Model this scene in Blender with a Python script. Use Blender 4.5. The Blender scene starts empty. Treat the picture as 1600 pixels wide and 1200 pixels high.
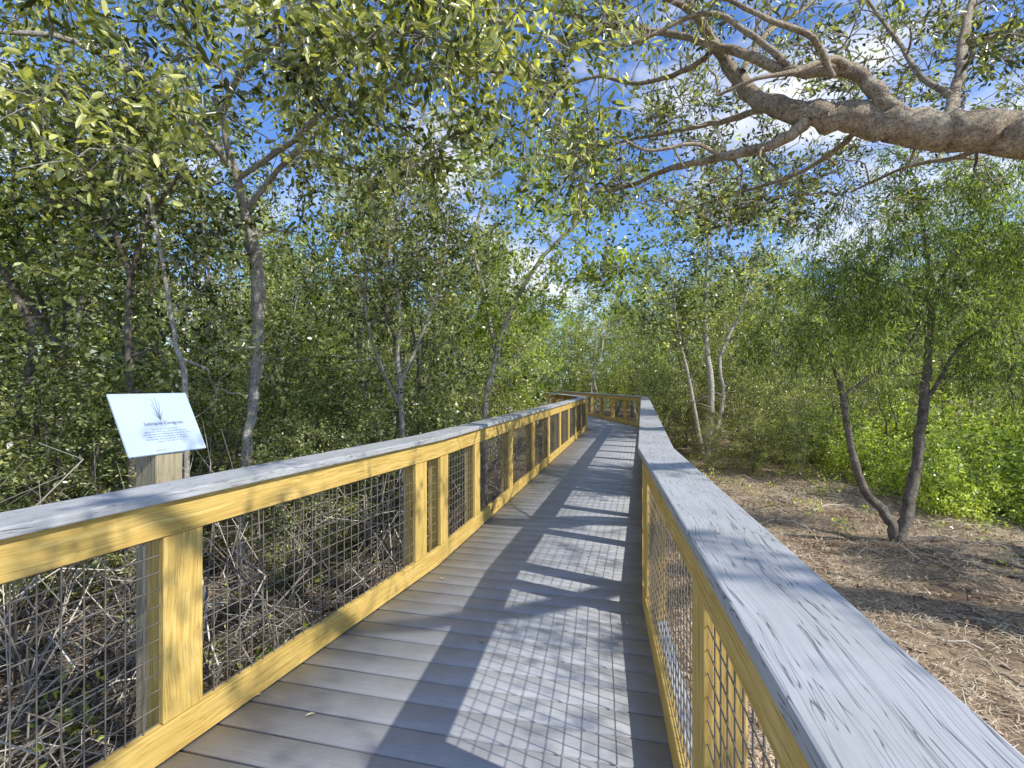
import bpy, bmesh, math, random
import numpy as np
from mathutils import Vector, Matrix
rng=np.random.default_rng(7); random.seed(7)
SC=bpy.context.scene
C=SC.collection
F=780.0
def P(px,py,Y): return np.array([(px-800)/F*Y, Y, 1.5-(py-600)/F*Y])
def gz(x,y): return -0.47+0.035*np.sin(x*1.1+1)+0.03*np.sin(y*.9+x*.4)+0.018*np.sin(x*2.7-y*2.1)
# ------------------------------------------------------------ materials
def newmat(name):
    m=bpy.data.materials.new(name); m.use_nodes=True
    nt=m.node_tree; nt.nodes.clear()
    out=nt.nodes.new('ShaderNodeOutputMaterial')
    return m,nt,out
def nd(nt,t,**kw):
    n=nt.nodes.new(t)
    for k,v in kw.items(): setattr(n,k,v)
    return n
def ramp(nt,fac,stops):
    r=nd(nt,'ShaderNodeValToRGB'); cr=r.color_ramp
    while len(cr.elements)<len(stops): cr.elements.new(.5)
    for e,(p,c) in zip(cr.elements,stops):
        e.position=p; e.color=(*c,1)
    nt.links.new(fac,r.inputs[0]); return r
def mult(nt,a,b,f=1.0):
    mc=nd(nt,'ShaderNodeMix',data_type='RGBA',blend_type='MULTIPLY'); mc.inputs[0].default_value=f
    nt.links.new(a,mc.inputs[6]); nt.links.new(b,mc.inputs[7]); return mc.outputs[2]
def leaf_mat(name,dark,mid,light,trans=.38,rough=.30,spec=1.0):
    m,nt,out=newmat(name); L=nt.links.new
    a=nd(nt,'ShaderNodeAttribute',attribute_name='rnd')
    r=ramp(nt,a.outputs['Fac'],[(0.18,dark),(.48,mid),(.78,light)])  # random leaf tones; range widened to paint in sunlit highlights and dark gaps
    p=nd(nt,'ShaderNodeBsdfPrincipled'); L(r.outputs[0],p.inputs['Base Color']); p.inputs['Roughness'].default_value=rough
    p.inputs['Specular IOR Level'].default_value=spec
    t=nd(nt,'ShaderNodeBsdfTranslucent')
    mc=nd(nt,'ShaderNodeMix',data_type='RGBA',blend_type='MULTIPLY'); mc.inputs[0].default_value=1
    L(r.outputs[0],mc.inputs[6]); mc.inputs[7].default_value=(1.9,1.9,.6,1)
    L(mc.outputs[2],t.inputs[0])
    mx=nd(nt,'ShaderNodeMixShader'); mx.inputs[0].default_value=trans
    L(p.outputs[0],mx.inputs[1]); L(t.outputs[0],mx.inputs[2]); L(mx.outputs[0],out.inputs[0])
    return m
def bark_mat(name,c1,c2,scale=14,bd=.035):
    m,nt,out=newmat(name); L=nt.links.new
    tc=nd(nt,'ShaderNodeTexCoord')
    nz=nd(nt,'ShaderNodeTexNoise'); nz.inputs['Scale'].default_value=scale*.5; nz.inputs['Detail'].default_value=8; nz.inputs['Roughness'].default_value=.75
    L(tc.outputs['Object'],nz.inputs['Vector'])
    n2=nd(nt,'ShaderNodeTexNoise'); n2.inputs['Scale'].default_value=scale*4; n2.inputs['Detail'].default_value=5; n2.inputs['Roughness'].default_value=.7; n2.inputs['Distortion'].default_value=1.5
    L(tc.outputs['Object'],n2.inputs['Vector'])
    r=ramp(nt,nz.outputs['Fac'],[(.36,c1),(.64,c2)])
    rv=ramp(nt,n2.outputs['Fac'],[(.38,(.24,.21,.18)),(.5,(.9,.9,.9)),(.66,(1.2,1.2,1.17))])
    col=mult(nt,r.outputs[0],rv.outputs[0],.9)
    p=nd(nt,'ShaderNodeBsdfPrincipled'); L(col,p.inputs['Base Color']); p.inputs['Roughness'].default_value=.9
    b=nd(nt,'ShaderNodeBump'); b.inputs['Strength'].default_value=1.0; b.inputs['Distance'].default_value=bd
    L(n2.outputs['Fac'],b.inputs['Height']); L(b.outputs[0],p.inputs['Normal']); L(p.outputs[0],out.inputs[0])
    return m
def wood_mat(name,c0,c1,c2,crack=0.0,rough=.7,knots=True,gx=1.4,gy=38,warp=.05,cx=2.6,cy=150,cw=.035,dk=(.22,.20,.18)):
    m,nt,out=newmat(name); L=nt.links.new
    tc=nd(nt,'ShaderNodeTexCoord'); oi=nd(nt,'ShaderNodeObjectInfo')
    va=nd(nt,'ShaderNodeVectorMath',operation='ADD'); L(tc.outputs['Object'],va.inputs[0])
    vm=nd(nt,'ShaderNodeVectorMath',operation='SCALE'); vm.inputs[0].default_value=(7,3,5); L(oi.outputs['Random'],vm.inputs['Scale']); L(vm.outputs[0],va.inputs[1])
    w=nd(nt,'ShaderNodeTexNoise'); w.inputs['Scale'].default_value=2.2; L(va.outputs[0],w.inputs['Vector'])
    ws=nd(nt,'ShaderNodeVectorMath',operation='SCALE'); L(w.outputs['Color'],ws.inputs[0]); ws.inputs['Scale'].default_value=warp
    v2=nd(nt,'ShaderNodeVectorMath',operation='ADD'); L(va.outputs[0],v2.inputs[0]); L(ws.outputs[0],v2.inputs[1])
    mp=nd(nt,'ShaderNodeMapping'); mp.inputs['Scale'].default_value=(gx,gy,gy); L(v2.outputs[0],mp.inputs[0])
    g=nd(nt,'ShaderNodeTexNoise'); g.inputs['Scale'].default_value=1.6; g.inputs['Detail'].default_value=5; g.inputs['Roughness'].default_value=.6; L(mp.outputs[0],g.inputs['Vector'])
    r=ramp(nt,g.outputs['Fac'],[(.3,c0),(.5,c1),(.68,c2)])
    col=r.outputs[0]; hgt=g.outputs['Fac']
    if knots:
        mk=nd(nt,'ShaderNodeMapping'); mk.inputs['Scale'].default_value=(2.2,7,7); L(va.outputs[0],mk.inputs[0])
        vo=nd(nt,'ShaderNodeTexVoronoi'); vo.inputs['Scale'].default_value=1.0; L(mk.outputs[0],vo.inputs['Vector'])
        rk=ramp(nt,vo.outputs['Distance'],[(.05,(.25,.13,.05)),(.12,(1,1,1))]); col=mult(nt,col,rk.outputs[0],.85)
    if crack>0:
        mp2=nd(nt,'ShaderNodeMapping'); mp2.inputs['Scale'].default_value=(cx,cy,cy); L(v2.outputs[0],mp2.inputs[0])
        g2=nd(nt,'ShaderNodeTexNoise'); g2.inputs['Scale'].default_value=1.0; g2.inputs['Detail'].default_value=1; g2.inputs['Roughness'].default_value=.4; L(mp2.outputs[0],g2.inputs['Vector'])
        su=nd(nt,'ShaderNodeMath',operation='SUBTRACT'); L(g2.outputs['Fac'],su.inputs[0]); su.inputs[1].default_value=.46
        ab=nd(nt,'ShaderNodeMath',operation='ABSOLUTE'); L(su.outputs[0],ab.inputs[0])
        rc=ramp(nt,ab.outputs[0],[(.0,dk),(cw,(1,1,1))]); col=mult(nt,col,rc.outputs[0],crack); hgt=rc.outputs[0]
    st=nd(nt,'ShaderNodeTexNoise'); st.inputs['Scale'].default_value=4; st.inputs['Detail'].default_value=5; L(va.outputs[0],st.inputs['Vector'])
    rs=ramp(nt,st.outputs['Fac'],[(.3,(.72,.75,.66)),(.6,(1,1,1))]); col=mult(nt,col,rs.outputs[0],.6)
    p=nd(nt,'ShaderNodeBsdfPrincipled'); L(col,p.inputs['Base Color']); p.inputs['Roughness'].default_value=rough
    p.inputs['Specular IOR Level'].default_value=.25
    b=nd(nt,'ShaderNodeBump'); b.inputs['Strength'].default_value=.3; b.inputs['Distance'].default_value=.0015
    L(hgt,b.inputs['Height']); L(b.outputs[0],p.inputs['Normal']); L(p.outputs[0],out.inputs[0])
    return m
def plain(name,c,rough=.6,metal=0,var=.15,scale=20):
    m,nt,out=newmat(name); L=nt.links.new
    tc=nd(nt,'ShaderNodeTexCoord'); nz=nd(nt,'ShaderNodeTexNoise'); nz.inputs['Scale'].default_value=scale; nz.inputs['Detail'].default_value=4
    L(tc.outputs['Object'],nz.inputs['Vector'])
    r=ramp(nt,nz.outputs['Fac'],[(.3,tuple(x*(1-var) for x in c)),(.7,tuple(min(1,x*(1+var)) for x in c))])
    p=nd(nt,'ShaderNodeBsdfPrincipled'); L(r.outputs[0],p.inputs['Base Color']); p.inputs['Roughness'].default_value=rough; p.inputs['Metallic'].default_value=metal
    L(p.outputs[0],out.inputs[0]); return m
def attr_mat(name,stops,rough=.8):
    m,nt,out=newmat(name); L=nt.links.new
    a=nd(nt,'ShaderNodeAttribute',attribute_name='rnd')
    r=ramp(nt,a.outputs['Fac'],stops)
    p=nd(nt,'ShaderNodeBsdfPrincipled'); L(r.outputs[0],p.inputs['Base Color']); p.inputs['Roughness'].default_value=rough
    L(p.outputs[0],out.inputs[0]); return m
M_PINE=wood_mat('treated_pine',(.48,.30,.075),(.67,.455,.13),(.78,.58,.20),crack=.4,gy=60,cx=1.6,cy=90,cw=.03,dk=(.35,.25,.13))
M_CAP=wood_mat('weathered_cap',(.40,.405,.415),(.44,.445,.455),(.48,.485,.49),crack=.95,knots=False,rough=.75,gx=2,gy=80,warp=.07,cx=1.3,cy=110,cw=.03,dk=(.25,.25,.27))
M_WIRE=plain('weathered_wire',(.20,.175,.14),.5,.1)
M_SIGN=plain('sign_face',(.43,.52,.63),.45,0,.06,8)
M_INK=plain('sign_ink',(.14,.19,.25),.5)
M_GREY=plain('sign_backing',(.25,.26,.28),.5)
M_OLDWOOD=wood_mat('sign_post_wood',(.30,.25,.16),(.44,.37,.24),(.52,.46,.32),crack=.7,cy=90)
M_BARK_PALE=bark_mat('pale_bark',(.50,.44,.36),(.93,.87,.77),16)
M_BARK_GREY=bark_mat('grey_bark',(.17,.14,.11),(.46,.40,.33),18)
M_BARK_OAK=bark_mat('oak_bark',(.48,.36,.24),(.97,.82,.58),11,.05)
M_LEAF_OLIVE=leaf_mat('olive_leaf',(.03,.045,.01),(.17,.20,.045),(.72,.72,.28))
M_LEAF_MANG=leaf_mat('mangrove_leaf',(.03,.045,.012),(.17,.205,.058),(.72,.74,.36))
M_LEAF_OAK=leaf_mat('oak_leaf',(.025,.038,.011),(.13,.155,.042),(.56,.58,.25),trans=.36)
M_LEAF_BRIGHT=leaf_mat('bright_leaf',(.05,.08,.012),(.24,.32,.05),(.72,.78,.22),trans=.42)
M_LEAF_LIME=leaf_mat('lime_leaf',(.09,.13,.02),(.37,.46,.09),(.78,.85,.32),trans=.42,spec=.7)
M_LEAF_JUN=leaf_mat('juniper_leaf',(.04,.07,.018),(.16,.235,.06),(.50,.60,.19),trans=.38,rough=.55,spec=.5)
M_LEAF_FAR=leaf_mat('far_leaf',(.08,.12,.03),(.25,.32,.075),(.58,.64,.24),trans=.4,rough=.6,spec=.5)
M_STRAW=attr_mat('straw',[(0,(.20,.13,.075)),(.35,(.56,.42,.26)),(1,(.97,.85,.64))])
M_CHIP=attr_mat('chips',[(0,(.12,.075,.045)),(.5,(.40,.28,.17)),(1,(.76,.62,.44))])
M_STRAW_SHADED=attr_mat('shaded_straw',[(0,(.06,.045,.03)),(.6,(.26,.20,.13)),(1,(.82,.72,.56))])  # darker copy of the straw, with the left wood's shade in its colour
M_TWIG=attr_mat('twig',[(0,(.06,.045,.035)),(.6,(.24,.20,.16)),(1,(.82,.75,.64))])
M_DRYLEAF=plain('dry_leaf',(.50,.44,.26),.6)
def ground_mat():
    m,nt,out=newmat('litter_ground'); L=nt.links.new
    tc=nd(nt,'ShaderNodeTexCoord')
    n1=nd(nt,'ShaderNodeTexNoise'); n1.inputs['Scale'].default_value=1.1; n1.inputs['Detail'].default_value=7; L(tc.outputs['Object'],n1.inputs['Vector'])
    n2=nd(nt,'ShaderNodeTexNoise'); n2.inputs['Scale'].default_value=28; n2.inputs['Detail'].default_value=8; n2.inputs['Roughness'].default_value=.75; L(tc.outputs['Object'],n2.inputs['Vector'])
    r1=ramp(nt,n1.outputs['Fac'],[(.38,(.24,.165,.10)),(.62,(.64,.50,.34))])
    r2=ramp(nt,n2.outputs['Fac'],[(.3,(.3,.28,.25)),(.7,(1.25,1.2,1.15))])
    col=mult(nt,r1.outputs[0],r2.outputs[0],.9)
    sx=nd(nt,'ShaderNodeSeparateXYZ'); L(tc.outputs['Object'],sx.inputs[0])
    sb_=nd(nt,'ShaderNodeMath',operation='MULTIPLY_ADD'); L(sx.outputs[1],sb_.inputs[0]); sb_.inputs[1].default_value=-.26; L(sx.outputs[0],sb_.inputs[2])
    rg=ramp(nt,sb_.outputs[0],[(.0,(.42,.40,.38)),(.3,(1,1,1))])  # shade of the left wood painted in: ground colour darker left of the walk
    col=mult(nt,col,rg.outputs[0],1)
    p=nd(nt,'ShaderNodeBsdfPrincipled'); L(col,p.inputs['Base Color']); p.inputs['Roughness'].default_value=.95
    b=nd(nt,'ShaderNodeBump'); b.inputs['Strength'].default_value=.9; b.inputs['Distance'].default_value=.04; L(n2.outputs['Fac'],b.inputs['Height']); L(b.outputs[0],p.inputs['Normal'])
    L(p.outputs[0],out.inputs[0]); return m
def deck_mat():
    m,nt,out=newmat('grey_decking'); L=nt.links.new
    a=nd(nt,'ShaderNodeAttribute',attribute_name='rnd'); tc=nd(nt,'ShaderNodeTexCoord')
    mr=nd(nt,'ShaderNodeMapping'); mr.inputs['Rotation'].default_value=(0,0,math.radians(14)); L(tc.outputs['Object'],mr.inputs[0])
    mp=nd(nt,'ShaderNodeMapping'); mp.inputs['Scale'].default_value=(5,120,3); L(mr.outputs[0],mp.inputs[0])
    g=nd(nt,'ShaderNodeTexNoise'); g.inputs['Scale'].default_value=1; g.inputs['Detail'].default_value=4; L(mp.outputs[0],g.inputs['Vector'])
    n=nd(nt,'ShaderNodeTexNoise'); n.inputs['Scale'].default_value=2.6; n.inputs['Detail'].default_value=8; n.inputs['Roughness'].default_value=.7; L(tc.outputs['Object'],n.inputs['Vector'])
    r=ramp(nt,g.outputs['Fac'],[(.3,(.345,.355,.375)),(.7,(.41,.42,.44))])
    rn=ramp(nt,n.outputs['Fac'],[(.32,(.82,.81,.80)),(.62,(1.04,1.04,1.04))])
    ra=ramp(nt,a.outputs['Fac'],[(0,(.92,.92,.93)),(1,(1.05,1.05,1.04))])
    col=mult(nt,mult(nt,r.outputs[0],rn.outputs[0]),ra.outputs[0])
    p=nd(nt,'ShaderNodeBsdfPrincipled'); L(col,p.inputs['Base Color']); p.inputs['Roughness'].default_value=.65; p.inputs['Specular IOR Level'].default_value=.25
    b=nd(nt,'ShaderNodeBump'); b.inputs['Strength'].default_value=.2; b.inputs['Distance'].default_value=.002; L(g.outputs['Fac'],b.inputs['Height']); L(b.outputs[0],p.inputs['Normal'])
    L(p.outputs[0],out.inputs[0]); return m
# ------------------------------------------------------------ helpers
def tag(o,label=None,cat=None,group=None,kind=None):
    if label: o['label']=label
    if cat: o['category']=cat
    if group: o['group']=group
    if kind: o['kind']=kind
    return o
def empty(name,loc,label,cat,group=None):
    o=bpy.data.objects.new(name,None); C.objects.link(o); o.location=loc; o.empty_display_size=.2
    return tag(o,label,cat,group)
def link(name,me,mat,parent=None,loc=None):
    me.materials.append(mat)
    o=bpy.data.objects.new(name,me); C.objects.link(o)
    if parent: o.parent=parent
    if loc is not None: o.location=loc
    return o
def quadmesh(name,V,Q,rnd=None,smooth=False):
    me=bpy.data.meshes.new(name)
    V=np.ascontiguousarray(V,dtype=np.float32); Q=np.ascontiguousarray(Q,dtype=np.int32)
    me.vertices.add(len(V)); me.vertices.foreach_set('co',V.ravel())
    me.loops.add(Q.size); me.loops.foreach_set('vertex_index',Q.ravel())
    me.polygons.add(len(Q)); me.polygons.foreach_set('loop_start',np.arange(0,Q.size,4,dtype=np.int32))
    if smooth: me.polygons.foreach_set('use_smooth',np.ones(len(Q),dtype=bool))
    me.update(calc_edges=True)
    if rnd is not None:
        a=me.attributes.new('rnd','FLOAT','FACE'); a.data.foreach_set('value',np.ascontiguousarray(rnd,dtype=np.float32))
    return me
class TB:
    def __init__(s): s.V=[];s.Q=[];s.n=0;s.R=[]
    def tube(s,pts,rad,n=6,rnd=.5,lump=0.0):
        pts=np.asarray(pts,float); rad=np.asarray(rad,float); m=len(pts)
        T=np.gradient(pts,axis=0); T/=np.linalg.norm(T,axis=1)[:,None]+1e-9
        ref=np.array([0,0,1.]) if abs(T[0][2])<.8 else np.array([1.,0,0])
        a=np.linspace(0,2*math.pi,n,endpoint=False)
        rings=[]
        u=np.cross(T[0],ref)
        for i in range(m):
            u=u-T[i]*np.dot(u,T[i]); u/=np.linalg.norm(u)+1e-9; v=np.cross(T[i],u)
            r=rad[i]*(1+ (lump*rng.normal(size=n) if lump else 0))
            rings.append(pts[i]+(np.cos(a)*r)[:,None]*u+(np.sin(a)*r)[:,None]*v)
        V=np.concatenate(rings); k=np.arange(n); k2=(k+1)%n
        Q=np.concatenate([np.stack([i*n+k,i*n+k2,(i+1)*n+k2,(i+1)*n+k],1) for i in range(m-1)])
        s.V.append(V); s.Q.append(Q+s.n); s.R.append(np.full(len(Q),rnd)); s.n+=len(V)
    def mesh(s,name): return quadmesh(name,np.concatenate(s.V),np.concatenate(s.Q),np.concatenate(s.R),True)
def unit(n): 
    v=rng.normal(size=n+(3,)); return v/np.linalg.norm(v,axis=-1,keepdims=True)
def smoothpath(pts,rad,sub=5,jit=.14):
    pts=np.asarray(pts,float); m=len(pts); o=[];r=[]
    for i in range(m-1):
        p0=pts[max(i-1,0)];p1=pts[i];p2=pts[i+1];p3=pts[min(i+2,m-1)]
        for k in range(sub):
            t=k/sub
            o.append(.5*((2*p1)+(-p0+p2)*t+(2*p0-5*p1+4*p2-p3)*t*t+(-p0+3*p1-3*p2+p3)*t**3)+rng.normal(size=3)*jit*rad[i])
            r.append((rad[i]*(1-t)+rad[i+1]*t)*(1+rng.normal()*.03))
    o.append(pts[-1]); r.append(rad[-1]); return np.array(o),np.array(r)
def leafcloud(cent,crad,per,L,W,T=None,twigs=7,up=.5,droop=0.,spread=.035,six=False,zs=1.0):
    N=len(cent)
    if T is None:
        T=unit((N,twigs)); T[...,2]=T[...,2]*zs-droop*.5; T/=np.linalg.norm(T,axis=-1,keepdims=True)
    tw=T.shape[1]
    crad=np.broadcast_to(crad,(N,))
    ci=np.repeat(np.arange(N),per); ti=rng.integers(0,tw,len(ci)); t=rng.uniform(.12,1.05,len(ci))
    D=T[ci,ti]
    pos=cent[ci]+D*(t*crad[ci])[:,None]+rng.normal(size=(len(ci),3))*spread
    pos[:,2]-=droop*t*t*crad[ci]*.5
    ax=D*.7+unit((len(ci),))*.9; ax[:,2]-=droop; ax/=np.linalg.norm(ax,axis=1)[:,None]
    nn=unit((len(ci),)); nn[:,2]+=up; sd=np.cross(ax,nn); sd/=np.linalg.norm(sd,axis=1)[:,None]+1e-9; nn=np.cross(sd,ax)
    ll=(L*rng.uniform(.55,1.25,len(ci)))[:,None]; ww=(W*rng.uniform(.7,1.2,len(ci)))[:,None]
    n=len(ci)
    tone=np.clip(.4*rng.random(N)[ci]+.6*rng.random(n),0,1)
    if not six:
        V=np.stack([pos,pos+ax*ll*.5+sd*ww*.5+nn*ww*.18,pos+ax*ll-nn*ww*.1,pos+ax*ll*.5-sd*ww*.5+nn*ww*.18],1).reshape(-1,3)
        return V,np.arange(4*n).reshape(-1,4),tone
    V=np.stack([pos,pos+ax*ll*.3+sd*ww*.42+nn*ww*.15,pos+ax*ll*.72+sd*ww*.40+nn*ww*.12,pos+ax*ll-nn*ww*.15,pos+ax*ll*.72-sd*ww*.40+nn*ww*.12,pos+ax*ll*.3-sd*ww*.42+nn*ww*.15],1).reshape(-1,3)
    b=np.arange(n)[:,None]*6
    Q=np.stack([b+np.array([0,1,2,3]),b+np.array([0,3,4,5])],1).reshape(-1,4)
    return V,Q,np.repeat(tone,2)
def grow(tb,trunks,targets,n=5,jit=.16,kr=.013,maxr=.05,minr=.003):
    nodes=[];rads=[]
    for k,(pts,rad,sides,lump) in enumerate(trunks):
        o,r=smoothpath(pts,rad); tb.tube(o,r,sides,lump=lump)
        a=len(o)//3 if k==0 else 1
        nodes+=list(o[a:]); rads+=list(r[a:])
    nodes=np.array(nodes); rads=np.array(rads)
    d=np.min(np.linalg.norm(targets[:,None]-nodes[None],axis=2),axis=1)
    for i in np.argsort(d):
        t=targets[i]; dd=np.linalg.norm(nodes-t,axis=1)+.35*np.maximum(0,nodes[:,2]-t[2])
        j=int(np.argmin(dd)); p=nodes[j]; D=np.linalg.norm(t-p)
        m=3+int(D/.2); s=np.linspace(0,1,m+1)
        off=unit((1,))[0]*D*.2; off[2]+=D*.05
        path=p+(t-p)*s[:,None]+np.sin(math.pi*s)[:,None]*off+rng.normal(size=(m+1,3))*(jit*1.1*D/m)*np.sin(math.pi*s)[:,None]
        r0=min(rads[j]*.8,.004+kr*D+minr,maxr); r=r0+(minr-r0)*s**.8
        r=np.maximum(r,minr*.8)
        tb.tube(path,r,n if r0>.012 else 4)
        nodes=np.concatenate([nodes,path[1:]]); rads=np.concatenate([rads,r[1:]])
def make_tree(name,label,cat,base,trunks,targets,bark,leaf,crad=.35,per=120,L=.07,W=.03,group=None,six=False,twigtubes=False,up=.5,droop=0,twigs=7,kr=.013,maxr=.05,zs=1.,crown='crown',bare=None,minr=.003):
    base=np.array(base,float); tb=TB(); targets=np.asarray(targets,float)
    grow(tb,trunks,targets if bare is None else np.concatenate([targets,bare]),kr=kr,maxr=maxr,minr=minr)
    N=len(targets); T=unit((N,twigs)); T[...,2]=T[...,2]*zs-droop*.5; T/=np.linalg.norm(T,axis=-1,keepdims=True)
    cr=crad*rng.uniform(.7,1.3,N)
    if twigtubes:
        for i in range(N):
            for k in range(min(twigs,6)):
                e=targets[i]+T[i,k]*cr[i]; e[2]-=droop*cr[i]*.5
                tb.tube([targets[i],(targets[i]+e)/2+rng.normal(size=3)*.02,e],[minr,minr*.8,.0015],3)
    V,Q,t=leafcloud(targets,cr,per,L,W,T=T,up=up,droop=droop,six=six)
    root=empty(name,tuple(base),label,cat,group)
    for v in tb.V: v-=base
    link('trunk',tb.mesh('trunk'),bark,root)
    link(crown,quadmesh(crown,V-base,Q,t),leaf,root)
    return root
def copy_tree(root,loc,rz,sc,label=None,group=None):
    r=root.copy(); C.objects.link(r); r.location=loc; r.rotation_euler=(0,0,rz); r.scale=sc
    if label: r['label']=label
    if group: r['group']=group
    for ch in list(root.children):
        c=ch.copy(); C.objects.link(c); c.parent=r
    return r
# ------------------------------------------------------------ ground
g=np.linspace(-1,1,261); gx=np.sign(g)*(np.abs(g)**3.2*260+np.abs(g)*12)
X,Y=np.meshgrid(gx,gx+6,indexing='xy'); Z=gz(X,Y)*1.0
V=np.stack([X,Y,Z],-1).reshape(-1,3); n=len(g); i=np.arange(n-1)
I,J=np.meshgrid(i,i,indexing='ij'); Q=np.stack([I*n+J,I*n+J+1,(I+1)*n+J+1,(I+1)*n+J],-1).reshape(-1,4)
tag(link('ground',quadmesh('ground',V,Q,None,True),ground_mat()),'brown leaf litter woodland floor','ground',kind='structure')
# ------------------------------------------------------------ boardwalk plan
LP=[np.array(p) for p in [(-2.421,-1.0),(-.580,4.10),(2.577,16.8),(1.35,30.8)]]
RP=[np.array(p) for p in [(.0745,-1.0),(.854,3.39),(4.42,17.1),(2.9,31.0)]]
def offset(poly,s,off):
    ds=[(poly[i+1]-poly[i])/np.linalg.norm(poly[i+1]-poly[i]) for i in range(len(poly)-1)]
    ns=[s*np.array([d[1],-d[0]]) for d in ds]; out=[poly[0]+ns[0]*off]
    for i in range(1,len(poly)-1):
        b=ns[i-1]+ns[i]; b/=np.linalg.norm(b); out.append(poly[i]+b*off/np.dot(b,ns[i]))
    out.append(poly[-1]+ns[-1]*off); return out
LO=offset(LP,-1,.17); RO=offset(RP,1,.17)
def isect(o,p,poly,k):
    for i in range(len(poly)-1):
        a,b=poly[i],poly[i+1]; e=b-a
        M=np.array([[p[0],-e[0]],[p[1],-e[1]]])
        if abs(np.linalg.det(M))<1e-6: continue
        t,u=np.linalg.solve(M,a-o)
        lo=-9 if i==0 else 0; hi=9 if i==len(poly)-2 else 1
        if lo<=u<=hi and abs(t)<6: return o+p*t
    return None
pv=[];pf=[];pr=[]
def planks(o,ang,s0,s1,zt):
    d=np.array([math.sin(ang),math.cos(ang)]); p=np.array([d[1],-d[0]]); s=s0
    while s<s1:
        c=[]
        for ss in (s,s+.1600):
            oo=o+d*ss
            c.append((isect(oo,p,LO,0),isect(oo,p,RO,0)))
        if all(x is not None for q in c for x in q):
            z=zt+rng.normal()*.0006; b=.003
            q=[c[0][0],c[0][1],c[1][1],c[1][0]]; n0=len(pv)
            dd=[d*b,d*b,-d*b,-d*b]
            for v,e in zip(q,dd): pv.append((v[0]+e[0],v[1]+e[1],z))
            for v in q: pv.append((v[0],v[1],z-b))
            for v in q: pv.append((v[0],v[1],z-.03))
            rr=rng.random()
            fs=[(0,1,2,3)]+[(4+k,4+(k+1)%4,(k+1)%4,k) for k in range(4)]+[(8+k,8+(k+1)%4,4+(k+1)%4,4+k) for k in range(4)]+[(11,10,9,8)]
            for f in fs: pf.append(tuple(n0+x for x in f)); pr.append(rr)
        s+=.1690
o0=np.array([0.,0.]); A1=math.radians(13.6); A2=math.radians(-5.5)
planks(o0,A1,-1.2,16.9,0.0)
planks(np.array([3.5,16.95]),A2,-.6,13.5,-.005)
deck=link('boardwalk',quadmesh('boardwalk',np.array(pv),np.array(pf),np.array(pr)),deck_mat())
tag(deck,'grey plank boardwalk running between two timber railings','boardwalk',kind='structure')
# ------------------------------------------------------------ boards
def board(name,a,b,y0,y1,z0,z1,mat,parent,ta=0.,tb_=0.,bev=.004):
    a=np.asarray(a,float); b=np.asarray(b,float); d=b-a; Ln=np.linalg.norm(d); ang=math.atan2(d[1],d[0])
    bm=bmesh.new(); vs=[]
    for z in (z0,z1):
        for (e,y) in ((0,y0),(1,y0),(1,y1),(0,y1)):
            x=(Ln - y*tb_) if e else (y*ta)
            vs.append(bm.verts.new((x,y,z)))
    for f in ((3,2,1,0),(4,5,6,7),(0,1,5,4),(1,2,6,5),(2,3,7,6),(3,0,4,7)): bm.faces.new([vs[i] for i in f])
    bmesh.ops.recalc_face_normals(bm,faces=bm.faces)
    if bev: bmesh.ops.bevel(bm,geom=list(bm.edges),offset=bev,segments=2,affect='EDGES',profile=.5)
    me=bpy.data.meshes.new(name); bm.to_mesh(me); bm.free()
    o=link(name,me,mat,parent); pl=parent.location
    o.location=(a[0]-pl[0],a[1]-pl[1],-pl[2]); o.rotation_euler=(0,0,ang); return o
for poly,s in ((LP,-1),(RP,1)):
    for i in range(3):
        a,b=poly[i],poly[i+1]
        yy=sorted((-s*.12,-s*.165))
        board('rim_joist',a,b,yy[0],yy[1],-.26,-.033,M_PINE,deck,bev=0)
for (px_,py_) in [(-.7,1.0),(-.2,3.2),(.6,6.),(1.4,9.),(2.2,12.),(3.,15.)]:
    q=np.array([px_,py_])
    d=np.array([math.sin(A1),math.cos(A1)]); p=np.array([d[1],-d[0]])
    board('crossbeam',isect(q,p,LO,0),isect(q,p,RO,0),-.045,.045,-.45,-.262,M_PINE,deck,bev=0)
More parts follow.
